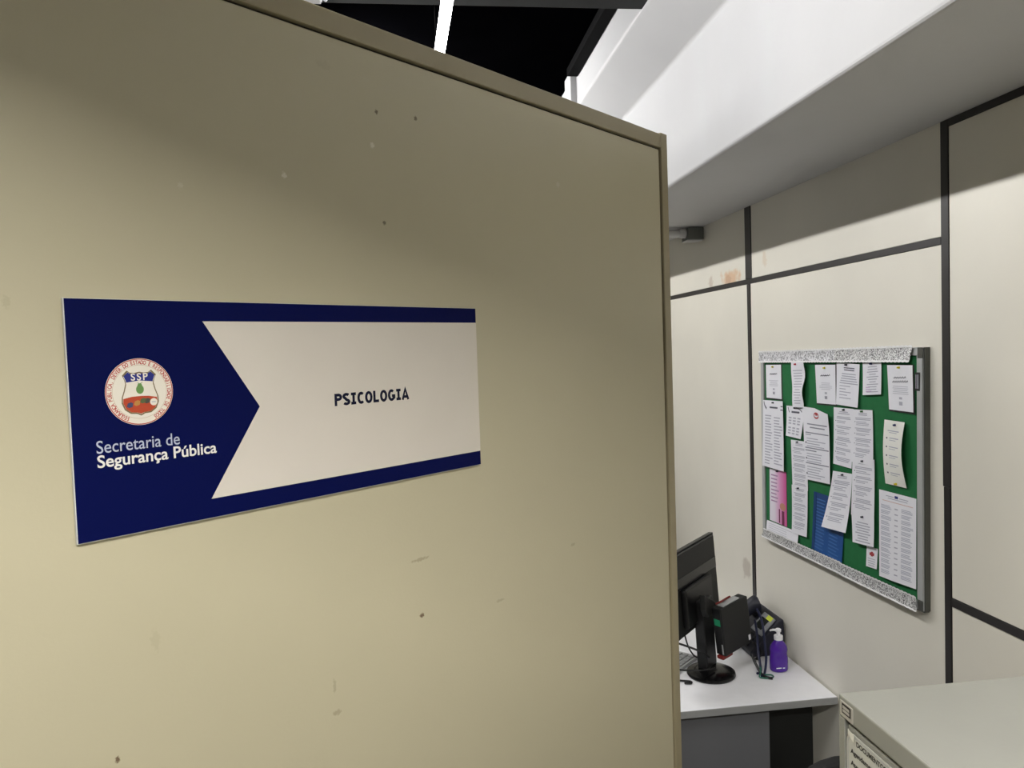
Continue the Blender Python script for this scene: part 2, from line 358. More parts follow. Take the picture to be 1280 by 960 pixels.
# PSICOLOGIA, drawn as strokes (slab-serifed capital I)
Hc = 1.0; sw = 0.235
def gl(ch):
    e = sw / 2
    if ch == 'I': return [[(0.05, e), (0.53, e)], [(0.05, 1 - e), (0.53, 1 - e)], [(0.29, e), (0.29, 1 - e)]], 0.58
    if ch == 'P': return [[(e, 0), (e, 1)], [(e, 1 - e), (0.36, 1 - e)] + arc(0.36, 0.70, 0.235, 0.30 - e, 90, -90, 10) + [(e, 0.40 + e)]], 0.70
    if ch == 'L': return [[(e, 1), (e, e), (0.58, e)]], 0.62
    if ch == 'O': return [arc(0.375, 0.5, 0.375 - e, 0.5 - e + .012, 0, 360, 28)], 0.75
    if ch == 'C': return [arc(0.375, 0.5, 0.375 - e, 0.5 - e + .012, 48, 312, 22)], 0.68
    if ch == 'G': return [arc(0.375, 0.5, 0.375 - e, 0.5 - e + .012, 48, 305, 22) + [(0.655, 0.28), (0.655, 0.44), (0.41, 0.44)]], 0.76
    if ch == 'A': return [[(0.07, 0), (0.375, 0.94), (0.68, 0)], [(0.20, 0.27), (0.55, 0.27)]], 0.75
    if ch == 'S': return [arc(0.33, 0.735, 0.245, 0.265 - e + .01, 30, 250, 14)[:-1] + arc(0.33, 0.265, 0.255, 0.265 - e + .01, 78, -150, 16)], 0.66
word = MB(); x = 0.0; adv = []
for ch in 'PSICOLOGIA':
    st, wd = gl(ch); adv.append((ch, x, st)); x += wd + 0.075
tot = x - 0.075; hgt = 0.0133; x0 = 0.5015 - SX; kx = 0.1062 / (tot * hgt)
zz = 0.0045
for ch, xo, st in adv:
    for s_ in st:
        vs, fs = ribbon(s_, sw); zz += 0.000004
        word.add([(x0 + (xo + a) * hgt * kx, 1.6645 - SZ + b * hgt, zz) for a, b in vs], fs)
word.obj('lettering', mat('sign_ink', rgb(10, 12, 40), 0.5, spec=0.15), sign)
t_white = mat('sign_letter_white', rgb(226, 224, 218), 0.5); t_grey = mat('sign_letter_pale', rgb(176, 182, 200), 0.5)
for body, bold, m_, z_, xw, cap in (('Secretaria de', 0.004, t_grey, 1.6435, 0.0715, 0.0108), ('Segurança Pública', 0.017, t_white, 1.6315, 0.1065, 0.0103)):
    vs, fs, wd = text2d(body, 1.0, bold)
    capk = cap / 0.70
    flat_tris([(0.258 - SX + a * xw / wd, z_ - SZ + b * capk) for a, b in vs], fs, 0.0045, 'lettering', m_, sign)
# crest
ex, ez = 0.2965 - SX, 1.6935 - SZ; er = 0.0292
cr_white = mat('crest_white', rgb(226, 220, 206), 0.5); cr_red = mat('crest_red', rgb(176, 70, 62), 0.5); cr_orange = mat('crest_orange', rgb(176, 66, 34), 0.5)
cr_blue = mat('crest_blue', rgb(22, 34, 120), 0.5); cr_gold = mat('crest_gold', rgb(120, 104, 72), 0.5); cr_green = mat('crest_green', rgb(98, 140, 74), 0.5)
def E(pl): return [(ex + a * er, ez + b * er) for a, b in pl]
crest = flat([E(arc(0, 0, 1, 1, 0, 354, 59))], 0.00435, 'crest', cr_white, sign)
vs, fs = ribbon(arc(0, 0, 0.975, 0.975, 0, 360, 60), 0.03); flat_tris(E(vs), fs, 0.0045, 'crest_rim', cr_red, crest)
vs, fs = ribbon(arc(0, 0, 0.80, 0.80, 0, 360, 60), 0.012); flat_tris(E(vs), fs, 0.0045, 'crest_inner_rim', mat('crest_tan', rgb(190, 170, 145), 0.5), crest)
ring = MB(); msg = 'SEGURANÇA PÚBLICA, DEVER DO ESTADO E RESPONSABILIDADE DE TODOS'
a0, a1 = 244.0, -62.0
for i, ch in enumerate(msg):
    if ch == ' ': continue
    a = math.radians(a0 + (a1 - a0) * i / (len(msg) - 1))
    vs, fs, wd = text2d(ch, 0.165, 0.03, 0.72, 'CENTER')
    c_, s_ = math.cos(a - math.pi / 2), math.sin(a - math.pi / 2)
    ring.add([(ex + er * (0.825 * math.cos(a) + p * c_ - q * s_), ez + er * (0.825 * math.sin(a) + p * s_ + q * c_), 0.00452) for p, q in vs], fs)
ring.obj('crest_motto', cr_red, crest)
half = [(0.0, 0.60), (0.13, 0.57), (0.27, 0.58), (0.36, 0.65), (0.50, 0.50), (0.44, 0.36), (0.42, 0.25), (0.47, 0.05), (0.54, -0.15), (0.55, -0.32), (0.47, -0.52), (0.30, -0.645), (0.12, -0.66), (0.0, -0.72)]
sh = half + [(-a, b) for a, b in half[::-1][1:-1]]
def shr(pl, k, cy=-0.03): return [(a * k, (b - cy) * k + cy) for a, b in pl]
shield = flat([E(sh)], 0.00453, 'shield', cr_gold, crest, 0.00003)
flat([E(shr(sh, 0.93))], 0.00457, 'shield_field', cr_white, crest, 0.00003)
top = [(0.0, 0.555), (0.13, 0.53), (0.25, 0.535), (0.335, 0.595), (0.455, 0.48), (0.40, 0.34), (0.39, 0.29), (0.0, 0.335)]
flat([E(top + [(-a, b) for a, b in top[::-1][1:-1]])], 0.00461, 'shield_band', cr_blue, crest, 0.00003)
low = [(0.0, -0.13), (0.25, -0.14), (0.495, -0.19), (0.505, -0.31), (0.43, -0.49), (0.28, -0.60), (0.11, -0.615), (0, -0.66)]
flat([E(low + [(-a, b) for a, b in low[::-1][1:-1]])], 0.00461, 'shield_base', cr_orange, crest, 0.00003)
vs, fs, wd = text2d('SSP', 0.30, 0.02, 1.0, 'CENTER', 1.25); flat_tris(E([(a, b + 0.345) for a, b in vs]), fs, 0.00466, 'crest_letters', cr_white, crest)
tree = [E(arc(0.0, 0.07, 0.115, 0.135, 0, 345, 23)), E(arc(0, 0.19, 0.07, 0.06, 0, 330, 11)), E([(-0.08, 0.28), (0.0, 0.25), (0.1, 0.285), (0.02, 0.22), (-0.02, 0.22)])]
for i, pl in enumerate(tree): flat([pl], 0.00461 + i * 0.00001, 'green_emblem', cr_green, crest, 0.00003)
flat([E(arc(0.39, -0.33, 0.11, 0.11, 0, 345, 23))], 0.00466, 'white_roundel', cr_white, crest, 0.00003)
flat([E([(0.33, -0.315), (0.45, -0.315), (0.45, -0.345), (0.33, -0.345)])], 0.00471, 'roundel_mark', mat('print_grey', None), crest, 0.00002)
for px, pz, c in ((-0.31, -0.38, rgb(60, 60, 96)), (-0.10, -0.33, rgb(178, 128, 60)), (0.08, -0.27, rgb(86, 96, 58)), (0.20, -0.28, rgb(70, 70, 62))):
    nm = 'crest_mark_%d%d' % (px * 100, pz * 100)
    flat([E([(px - 0.10, pz - 0.05), (px - 0.03, pz - 0.09), (px + 0.07, pz - 0.06), (px + 0.09, pz + 0.05), (px + 0.02, pz + 0.08), (px - 0.07, pz + 0.05)])], 0.00466, 'small_arms', mat(nm, c, 0.5), crest, 0.00003)

# ------------------------------------------------------------------ notice board
BX = WX - 0.012
board = empty('notice_board', (WX, 1.95, 1.09)); tag(board, 'green felt notice board in an aluminium frame covered in pinned papers', 'notice board')
def bl(y, z, x): return (x - WX, y - 1.95, z - 1.09)
TLc, TRc, BRc, BLc = (2.345, 1.684), (1.552, 1.693), (1.558, 1.106), (2.352, 1.086)
def bq(u, v):
    y = (TLc[0] * (1 - u) + TRc[0] * u) * (1 - v) + (BLc[0] * (1 - u) + BRc[0] * u) * v
    z = (TLc[1] * (1 - u) + TRc[1] * u) * (1 - v) + (BLc[1] * (1 - u) + BRc[1] * u) * v
    return y, z
felt = mat('green_felt', rgb(26, 106, 58), 0.85, mottle=0.06, scale=60, bump=0.25, bscale=900)
def quad_slab(pts, x0, x1, name, m, bevel=0.0):
    return MB().prism(pts, lambda p, t: bl(p[0], p[1], t), x0, x1).obj(name, m, board, bevel=bevel)
fu, fv = 0.0235, 0.030
quad_slab([bq(0.01, 0.012), bq(0.99, 0.012), bq(0.99, 0.988), bq(0.01, 0.988)], BX, WX - 0.0005, 'felt_panel', felt)
quad_slab([bq(0, 0), bq(1, 0), bq(1 - fu, fv), bq(fu, fv)], BX - 0.005, WX - 0.0004, 'frame_rail', alu, 0.0008)
quad_slab([bq(0, 1), bq(1, 1), bq(1 - fu, 1 - fv), bq(fu, 1 - fv)], BX - 0.005, WX - 0.0004, 'frame_rail', alu, 0.0008)
quad_slab([bq(0, 0), bq(0, 1), bq(fu, 1 - fv), bq(fu, fv)], BX - 0.005, WX - 0.0004, 'frame_rail', alu, 0.0008)
quad_slab([bq(1, 0), bq(1, 1), bq(1 - fu, 1 - fv), bq(1 - fu, fv)], BX - 0.005, WX - 0.0004, 'frame_rail', alu, 0.0008)
# outer lip of the frame, the side's dark reflection put into its colour
for a, b, c_, d_ in (((1, 0), (1, 1), (1.005, 1), (1.005, 0)), ((0, 1), (1, 1), (1, 1.006), (0, 1.006))):
    quad_slab([bq(*a), bq(*b), bq(*c_), bq(*d_)], BX - 0.001, WX - 0.0004, 'outer_lip', alu_dark, 0.0006)
for u, v in ((1, 0), (1, 1)):
    s_ = 1 if v == 0 else -1
    quad_slab([bq(u - 0.018, v + s_ * 0.0), bq(u + 0.003, v + s_ * 0.0), bq(u + 0.003, v + s_ * 0.04), bq(u - 0.018, v + s_ * 0.04)], BX - 0.0062, BX - 0.0052, 'corner_cap', alu_dark, 0.0004)
quad_slab([(1.5745, 1.638), (1.5585, 1.638), (1.5605, 1.597), (1.5755, 1.597)], BX - 0.0058, BX - 0.0052, 'black_label', mat('label_black', rgb(40, 42, 44), 0.5), 0.0002)
lb = MB()
for k in range(3): lb.box(bl(1.5735 - 0.004 * k, 1.602, BX - 0.0061), bl(1.5720 - 0.004 * k, 1.633, BX - 0.00585))
lb.obj('label_print', ink, board)['kind'] = 'stuff'
foil = glitter('silver_foil', 260, rgb(150, 150, 156), rgb(240, 240, 244)); foil2 = glitter('silver_glitter', 420, rgb(96, 96, 100), rgb(238, 238, 238))
edge_foil = mat('foil_edge', rgb(244, 244, 244), 0.4)
def lace(corners, n, name, m, lift=0.0015, torn=0.0):
    (a, b, c_, d_) = corners
    b_ = MB(); rows = 6
    def f(u, v):
        y = (a[0] * (1 - u) + b[0] * u) * (1 - v) + (d_[0] * (1 - u) + c_[0] * u) * v
        z = (a[1] * (1 - u) + b[1] * u) * (1 - v) + (d_[1] * (1 - u) + c_[1] * u) * v
        sc = 0.0016 * abs(math.sin(u * n * math.pi))
        if v < 1e-6: z += sc
        if v > 1 - 1e-6: z -= sc
        x = BX - 0.0068 - lift - 0.0012 * math.sin(u * 40) * math.sin(v * 3.1) - 0.0015 * (abs(v - 0.5) * 2) ** 4
        return bl(y, z, x)
    o = b_.grid(f, n * 4, rows).obj(name, m, board, smooth=True)
    e_ = MB()
    for v0, v1 in ((0.0, 0.10), (0.9, 1.0)):
        e_.grid(lambda u, v: tuple(Vector(f(u, v0 + (v1 - v0) * v)) + Vector((-0.0004, 0, 0))), n * 4, 1)
    e_.obj('scalloped_edge', edge_foil, o)
lace([(2.348, 1.684), (1.900, 1.691), (1.900, 1.657), (2.350, 1.650)], 30, 'foil_border', foil)
lace([(1.902, 1.691), (1.577, 1.697), (1.590, 1.661), (1.902, 1.657)], 22, 'foil_border', foil2, 0.002)
lace([(2.338, 1.115), (1.882, 1.128), (1.876, 1.096), (2.352, 1.086)], 30, 'foil_border', foil2)
lace([(1.886, 1.126), (1.574, 1.134), (1.572, 1.101), (1.878, 1.095)], 22, 'foil_border', foil2, 0.002)

# ---- papers
pin_cols = {'blue': rgb(30, 38, 92), 'red': rgb(170, 34, 48), 'yellow': rgb(214, 196, 40), 'dark': rgb(44, 46, 60), 'green': rgb(60, 110, 60)}
def paper(name, label, cs, layer, curl, prints, m=paper_m, pins=(), backing=None, cat='paper', cut=None, nu=8, nv=12):
    yb = (cs[2][0] + cs[3][0]) / 2; zb = min(cs[2][1], cs[3][1])
    root = empty(name, (BX, yb, zb)); tag(root, label, cat)
    def S(u, v, off=0.0):
        y = (cs[0][0] * (1 - u) + cs[1][0] * u) * (1 - v) + (cs[3][0] * (1 - u) + cs[2][0] * u) * v
        z = (cs[0][1] * (1 - u) + cs[1][1] * u) * (1 - v) + (cs[3][1] * (1 - u) + cs[2][1] * u) * v
        return (-(0.0012 + 0.0011 * layer + curl(u, v) + off), y - yb, z - zb)
    def body(u, v):
        if cut and u > 0.5:                       # dog-eared top corner
            lim = cut * (u - 0.5) / 0.5
            v = max(v, lim) if v < lim else v
        return S(u, v)
    MB().grid(body, nu, nv).obj('sheet', m, root, smooth=True)
    if backing:
        e = backing
        MB().grid(lambda u, v: S(-e * 0.3 + (1 + 1.35 * e) * u, -e * 0.35 + (1 + 1.2 * e) * v, -0.0009), 6, 6).obj('black_backing', mat('black_card', rgb(24, 26, 26), 0.6), root, smooth=True)
    for nm, mm, rects in prints:
        b = MB()
        for r_ in rects:
            if len(r_) == 4:
                u0, v0, u1, v1 = r_; n = max(1, int(abs(u1 - u0) * 7))
                b.grid(lambda u, v: S(u0 + (u1 - u0) * u, v0 + (v1 - v0) * v, 0.00045), n, 1)
            else:
                vs, fs = r_; b.add([S(p, q, 0.00055) for p, q in vs], fs)
        po = b.obj(nm, mm, root)
        if len(rects) > 1: po['kind'] = 'stuff'
    for u, v, c in pins:
        q = Vector(S(u, v, 0.0))
        Mx = Matrix.Translation(q) @ Matrix.Rotation(-math.pi / 2, 4, 'Y')
        MB().lathe([(0.0010, 0.0004), (0.0028, 0.0008), (0.0031, 0.002), (0.0019, 0.003), (0.0019, 0.0045), (0.0026, 0.0058), (0.0014, 0.0064)], Mx, 12).obj('pin', mat('pin_' + c, pin_cols[c], 0.3), root, smooth=True)
    return root

def lines(v0, v1, step, u0=0.1, u1=0.9, th=0.4, centre=False, jit=0.25, rnd=random):
    out = []; v = v0
    while v < v1:
        wd = (u1 - u0) * (1 - jit * rnd.random())
        a = (u0 + u1) / 2 - wd / 2 if centre else u0
        out.append((a, v, a + wd, v + step * th)); v += step
    return out
def squig(u0, u1, v, amp, n, wd):
    pts = [(u0 + (u1 - u0) * i / (n * 4), v + amp * math.sin(i * math.pi / 2 + 0.4) * (0.6 + 0.4 * math.sin(i * 1.7))) for i in range(n * 4 + 1)]
    vs, fs = ribbon(pts, wd); return (vs, fs)
def doc(seed, bullets=True, table=False):
    r_ = random.Random(seed); L1 = []; L2 = []
    L1 += lines(0.06, 0.12, 0.03, 0.22, 0.82, 0.5, True, 0.3, r_)
    v = 0.15
    while v < 0.9:
        k = r_.choice((2, 3, 3)); L1 += lines(v, v + 0.026 * k, 0.026, 0.12, 0.92, 0.55, True, 0.25, r_); v += 0.026 * k + 0.02
        if v > 0.9: break
        if bullets: L2.append((0.10, v, 0.14, v + 0.014))
        k = r_.choice((2, 3)); L1 += lines(v, v + 0.028 * k - 0.01, 0.028, 0.18, 0.86, 0.45, False, 0.45, r_); v += 0.028 * k + 0.035
    return [('print', ink, L1)] + ([('bullets', ink_dark, L2)] if L2 else [])
def card(seed, two=False):
    r_ = random.Random(seed)
    sq = [squig(0.26, 0.74, 0.27, 0.028, 5, 0.018)] + ([squig(0.20, 0.82, 0.36, 0.03, 7, 0.018)] if two else [squig(0.3, 0.7, 0.275, 0.012, 6, 0.014)])
    return [('script_title', ink_dark, sq), ('print', mat('print_faint', rgb(196, 196, 204), 0.7), lines(0.46, 0.63, 0.04, 0.18, 0.84, 0.4, True, 0.35, r_)),
            ('icons', ink, [(0.45, 0.70, 0.57, 0.75), (0.44, 0.80, 0.58, 0.88)]), ('icon_core', ink_dark, [(0.47, 0.82, 0.54, 0.86)])]

flat_c = lambda u, v: 0.0
lift_b = lambda k: (lambda u, v: k * v ** 2)
paper('card', 'small white card with black backing in the top left corner of the notice board', [(2.316, 1.642), (2.214, 1.644), (2.213, 1.539), (2.315, 1.538)], 0, flat_c, card(1), pins=[(0.5, 0.06, 'yellow')], backing=0.05, cat='card')
paper('paper_slip', 'narrow wavy paper slip held by a red pin under the foil border', [(2.134, 1.653), (2.051, 1.656), (2.065, 1.525), (2.129, 1.521)], 3, lambda u, v: 0.004 + 0.006 * (math.sin(v * 9 + u * 2) + 1) * 0.5 * (0.3 + u), [('print', ink, lines(0.18, 0.95, 0.06, 0.12, 0.88, 0.3, True, 0.4, random.Random(3)))], pins=[(0.42, 0.05, 'red')])
paper('card', 'white card with black backing between the wavy slip and a grey printed sheet', [(2.013, 1.647), (1.909, 1.649), (1.909, 1.543), (2.006, 1.541)], 0, flat_c, card(2), pins=[(0.5, 0.08, 'yellow')], backing=0.05, cat='card')
paper('notice_sheet', 'printed notice sheet pinned under the middle of the top foil border', [(1.899, 1.656), (1.793, 1.652), (1.798, 1.543), (1.898, 1.545)], 2, lift_b(0.004), [('title', ink_dark, lines(0.10, 0.19, 0.05, 0.28, 0.85, 0.5, True, 0.3, random.Random(5))), ('print', ink, lines(0.24, 0.5, 0.055, 0.15, 0.95, 0.45, True, 0.3, random.Random(6)) + lines(0.53, 0.82, 0.07, 0.15, 0.7, 0.3, False, 0.5, random.Random(8)))], pins=[(0.46, 0.04, 'dark')])
paper('notice_sheet', 'short printed sheet with a dark blue pin left of the top right card', [(1.780, 1.657), (1.703, 1.663), (1.701, 1.582), (1.777, 1.576)], 2, lift_b(0.003), [('print', ink, lines(0.15, 0.92, 0.075, 0.22, 0.85, 0.35, True, 0.5, random.Random(9))), ('purple_print', mat('print_mauve', rgb(196, 170, 205), 0.7), lines(0.76, 0.94, 0.06, 0.18, 0.5, 0.4, False, 0.3, random.Random(2)))], pins=[(0.5, 0.07, 'blue')])
paper('card', 'large white card with black backing in the top right corner of the notice board', [(1.682, 1.652), (1.589, 1.653), (1.583, 1.548), (1.676, 1.548)], 1, lambda u, v: 0.003 * u * v, card(4, True), pins=[(0.5, 0.05, 'yellow')], backing=0.045, cat='card')
paper('notice_sheet', 'tall sheet with a black curved header on the left side of the notice board', [(2.329, 1.530), (2.196, 1.534), (2.191, 1.321), (2.336, 1.319)], 5, lift_b(0.003), [('header', ink_dark, [ribbon(arc(0.32, 0.0, 0.26, 0.14, 172, 118, 8), 0.03), (0.35, 0.09, 0.75, 0.115), (0.9, 0.07, 1.0, 0.085), (0.88, 0.12, 1.0, 0.135)]), ('print', ink, lines(0.22, 0.95, 0.042, 0.12, 0.5, 0.4, False, 0.4, random.Random(11)) + lines(0.24, 0.95, 0.042, 0.56, 0.95, 0.4, False, 0.5, random.Random(12)))], pins=[(0.55, 0.03, 'dark')])
paper('notice_sheet', 'small sheet with a two row table below the wavy slip', [(2.181, 1.522), (2.072, 1.525), (2.089, 1.431), (2.179, 1.432)], 1, lift_b(0.005), [('header', ink_dark, [(0.3, 0.16, 0.75, 0.22), ribbon(arc(0.5, 0.25, 0.42, 0.2, -85, -25, 6), 0.03), ribbon(arc(0.3, 0.0, 0.2, 0.25, 170, 122, 6), 0.03)]), ('print', ink, [(a, b, a + 0.17, b + 0.045) for a in (0.14, 0.4, 0.66) for b in (0.36, 0.45, 0.54, 0.68, 0.77, 0.86)])], pins=[(0.5, 0.05, 'dark')])
paper('notice_sheet', 'wide sheet with a red mark and a folded corner in the middle of the board', [(2.072, 1.527), (1.930, 1.528), (1.931, 1.327), (2.062, 1.320)], 3, lambda u, v: 0.004 + 0.006 * max(0, 0.3 - v) * u * 3, [('heading', mat('print_grey_dark', rgb(140, 140, 152), 0.7), lines(0.22, 0.3, 0.045, 0.15, 0.95, 0.35, True, 0.4, random.Random(14)) + [(0.08, 0.34, 0.97, 0.355), (0.08, 0.37, 0.3, 0.38), (0.05, 0.55, 0.97, 0.565), (0.05, 0.585, 0.5, 0.6), (0.05, 0.76, 0.97, 0.775)]), ('print', ink, lines(0.42, 0.54, 0.035, 0.12, 0.85, 0.35, False, 0.4, random.Random(15)) + lines(0.63, 0.75, 0.035, 0.1, 0.8, 0.35, False, 0.4, random.Random(16)) + lines(0.81, 0.96, 0.035, 0.1, 0.9, 0.35, False, 0.4, random.Random(17))), ('bullets', ink_dark, [(0.06, 0.475, 0.11, 0.497), (0.06, 0.69, 0.11, 0.712), (0.06, 0.90, 0.11, 0.922)]), ('red_mark', mat('print_red', rgb(176, 66, 70), 0.7), [ribbon(arc(0.55, 0.10, 0.09, 0.035, 0, 360, 12), 0.02), (0.52, 0.07, 0.6, 0.10)])], cut=0.06, m=paper_m)
paper('notice_sheet', 'narrow printed sheet below the small two row table sheet', [(2.157, 1.422), (2.064, 1.426), (2.061, 1.285), (2.152, 1.279)], 1, flat_c, doc(20), pins=[(0.45, 0.03, 'dark')])
paper('notice_sheet', 'narrow printed sheet hanging lowest between pink and blue posters', [(2.155, 1.288), (2.061, 1.295), (2.063, 1.151), (2.152, 1.144)], 2, lift_b(0.004), doc(21), pins=[(0.45, 0.05, 'dark')])
paper('notice_sheet', 'printed sheet with a dark pin right of the folded corner sheet', [(1.918, 1.536), (1.824, 1.538), (1.832, 1.384), (1.919, 1.385)], 1, lift_b(0.003), doc(22), pins=[(0.55, 0.03, 'dark')])
paper('notice_sheet', 'topmost of the three sheets hanging in one column mid right', [(1.825, 1.537), (1.741, 1.541), (1.735, 1.405), (1.829, 1.403)], 2, lift_b(0.004), doc(23), pins=[(0.5, 0.03, 'green')])
paper('notice_sheet', 'middle of the three sheets hanging in one column mid right', [(1.827, 1.416), (1.732, 1.421), (1.732, 1.272), (1.832, 1.266)], 4, lift_b(0.003), doc(24), pins=[(0.5, 0.05, 'dark')])
paper('notice_sheet', 'lowest of the three sheets hanging in one column mid right', [(1.830, 1.277), (1.731, 1.284), (1.730, 1.207), (1.821, 1.198)], 7, lift_b(0.003), [('print', ink, lines(0.3, 0.95, 0.085, 0.15, 0.85, 0.4, True, 0.4, random.Random(26)))], pins=[(0.52, 0.12, 'dark')])
paper('notice_sheet', 'printed sheet curling off the board over the blue poster', [(1.922, 1.365), (1.831, 1.371), (1.842, 1.216), (1.962, 1.206)], 3, lift_b(0.014), doc(27), pins=[(0.55, 0.04, 'dark')])
paper('notice_slip', 'curled white strip with five numbered rows below the top right card', [(1.690, 1.523), (1.614, 1.523), (1.609, 1.373), (1.689, 1.371)], 1, lambda u, v: 0.003 + 0.005 * math.sin(v * math.pi) + 0.006 * u * math.sin(v * math.pi), [('print', ink, [(0.22, 0.15, 0.8, 0.165), (0.3, 0.18, 0.7, 0.19)] + [q for k in range(5) for q in ((0.34, 0.26 + k * 0.135, 0.82, 0.275 + k * 0.135), (0.34, 0.295 + k * 0.135, 0.68, 0.305 + k * 0.135))]), ('bullets', ink_dark, [(0.17, 0.26 + k * 0.135, 0.24, 0.285 + k * 0.135) for k in range(5)])], m=paper_warm, pins=[(0.58, 0.06, 'blue'), (0.55, 0.97, 'yellow')])
tb = random.Random(30); rows_l = []; rows_c = []; rows_r = []
v = 0.16
while v < 0.94:
    rows_l += lines(v, v + 0.045, 0.016, 0.06, 0.36, 0.5, False, 0.3, tb); rows_c.append((0.44, v + 0.012, 0.53, v + 0.026)); rows_r += lines(v, v + 0.045, 0.016, 0.62, 0.93, 0.5, False, 0.3, tb); v += 0.062
paper('timetable_sheet', 'large laminated sheet with a three column table in the lower right corner', [(1.716, 1.352), (1.577, 1.355), (1.578, 1.150), (1.715, 1.141)], 1, lambda u, v: 0.002 + 0.005 * v * (1 - abs(u - 0.4)), [('print', mat('print_pale', rgb(176, 178, 192), 0.7), rows_l + rows_r), ('times', ink, rows_c), ('red_rule', mat('print_red_pale', rgb(206, 170, 160), 0.7), [(0.1, 0.105, 0.92, 0.112)]), ('title', ink, [(0.2, 0.045, 0.42, 0.055), (0.56, 0.045, 0.8, 0.055), (0.25, 0.07, 0.78, 0.078)]), ('badge', mat('print_blue', rgb(44, 56, 120), 0.7), [(0.44, 0.03, 0.53, 0.06)])])
paper('card', 'tiny white card with a red mark below the column of sheets', [(1.774, 1.199), (1.727, 1.203), (1.730, 1.152), (1.775, 1.148)], 1, lambda u, v: 0.002 * v, [('print', ink, lines(0.55, 0.92, 0.11, 0.15, 0.85, 0.3, True, 0.3, random.Random(31))), ('red_mark', mat('print_red', None), [(0.3, 0.26, 0.72, 0.40), (0.42, 0.21, 0.6, 0.44)])], cat='card')
blue_p = gradient_mat('blue_poster', [(0, rgb(28, 84, 150)), (1, rgb(18, 62, 120))], 2, 0.0, 0.17)
paper('poster', 'dark blue poster in the lower middle of the notice board', [(2.029, 1.290), (1.871, 1.292), (1.886, 1.118), (2.040, 1.125)], 0, lambda u, v: 0.004 * v * v, [('print', mat('print_blue_pale', rgb(72, 116, 176), 0.7), lines(0.1, 0.95, 0.055, 0.1, 0.45, 0.3, False, 0.3, random.Random(33)) + lines(0.5, 0.95, 0.055, 0.55, 0.92, 0.3, False, 0.3, random.Random(34))), ('dark_margin', mat('print_blue_dark', rgb(14, 58, 112), 0.7), [(0.0, 0.0, 0.10, 1.0)])], m=blue_p, cat='poster')  # poster print with a darker strip down the left edge
pink_p = gradient_mat('pink_poster', [(0.0, rgb(200, 70, 140)), (0.35, rgb(222, 150, 196)), (0.7, rgb(232, 222, 234)), (1.0, rgb(232, 228, 238))], 1, -0.058, 0.058)
paper('poster', 'pink and white poster near the lower left corner of the notice board', [(2.303, 1.314), (2.192, 1.318), (2.193, 1.151), (2.308, 1.148)], 0, flat_c, [('print', mat('print_mauve_dark', rgb(176, 140, 176), 0.7), lines(0.1, 0.6, 0.07, 0.1, 0.62, 0.35, False, 0.4, random.Random(35))), ('figure', mat('print_skin', rgb(196, 140, 120), 0.7), [(arc(0.78, 0.66, 0.17, 0.07, 0, 330, 11), [tuple(range(12))])]), ('figure_stem', mat('print_plum', rgb(120, 50, 84), 0.7), [(0.55, 0.72, 0.62, 0.98), (0.72, 0.74, 0.86, 1.0)])], m=pink_p, pins=[(0.5, 0.02, 'dark')], cat='poster')
paper('notice_slip', 'wide white strip just above the foil border in the lower left corner', [(2.326, 1.144), (2.119, 1.152), (2.117, 1.118), (2.321, 1.114)], 1, lambda u, v: 0.006 * v, [('print', mat('print_faint', None), lines(0.2, 0.9, 0.2, 0.08, 0.9, 0.25, False, 0.3, random.Random(36)))])

# ------------------------------------------------------------------ desk
desk = empty('desk', (0.55, 2.4, 0)); tag(desk, 'light grey desk against the wall below the notice board', 'desk')
d_top = mat('desk_laminate', rgb(240, 240, 243), 0.45, mottle=0.02, scale=30, bump=0.05, bscale=400); d_edge = mat('desk_edge', rgb(150, 151, 150), 0.5); d_panel = mat('desk_panel', rgb(104, 105, 108), 0.5, mottle=0.03)
dl = lambda x, y, z: (x - 0.55, y - 2.4, z)
MB().box(dl(-0.10, 1.936, 0.7205), dl(1.105, 2.95, 0.74)).obj('desktop', d_top, desk, bevel=0.001)
MB().box(dl(-0.10, 1.933, 0.7205), dl(1.105, 1.9358, 0.7397)).obj('edge_band', d_edge, desk, bevel=0.0006)
MB().box(dl(0.0, 1.955, 0.02), dl(0.918, 1.975, 0.7200)).obj('front_panel', d_panel, desk, bevel=0.001)
MB().box(dl(0.920, 2.02, 0.02), dl(1.078, 2.036, 0.7200)).obj('shade_panel', blk_matte, desk, bevel=0.001)  # black sheet added to darken the gap under the desk
MB().box(dl(-0.08, 1.98, 0.0), dl(-0.06, 2.90, 0.7200)).obj('side_panel', d_panel, desk, bevel=0.001)
for fx in (0.03, 0.87): MB().lathe([(0.02, 0), (0.02, 0.012), (0.012, 0.02)], Matrix.Translation(Vector(dl(fx, 1.965, 0))), 14).obj('levelling_foot', blk_plastic, desk)
MB().box(dl(1.06, 2.86, 0), dl(1.10, 2.90, 0.7200)).obj('leg', d_panel, desk, bevel=0.001)

# ------------------------------------------------------------------ monitor seen from behind
md = Vector((0.68, 0.733, 0)).normalized(); mn = Vector((0.733, -0.68, 0)).normalized()
def frame(org, dx, n, tilt=0.0, roll=0.0):
    """local x = dx, y = up, z = n"""
    dx = Vector(dx).normalized(); n = Vector(n).normalized(); up = n.cross(dx)
    Mx = Matrix(((dx.x, up.x, n.x, org[0]), (dx.y, up.y, n.y, org[1]), (dx.z, up.z, n.z, org[2]), (0, 0, 0, 1)))
    return Mx @ Matrix.Rotation(roll, 4, 'Z') @ Matrix.Rotation(tilt, 4, 'X')
mon = empty('monitor', (0.815, 2.150, 0.74)); tag(mon, 'black desktop monitor seen from behind on a round stand', 'monitor')
TM = Matrix.Translation((-0.815, -2.150, -0.74))
MM = TM @ frame((0.786, 2.197, 0.987), md, mn, tilt=math.radians(-4))
hw_, hh_ = 0.212, 0.121
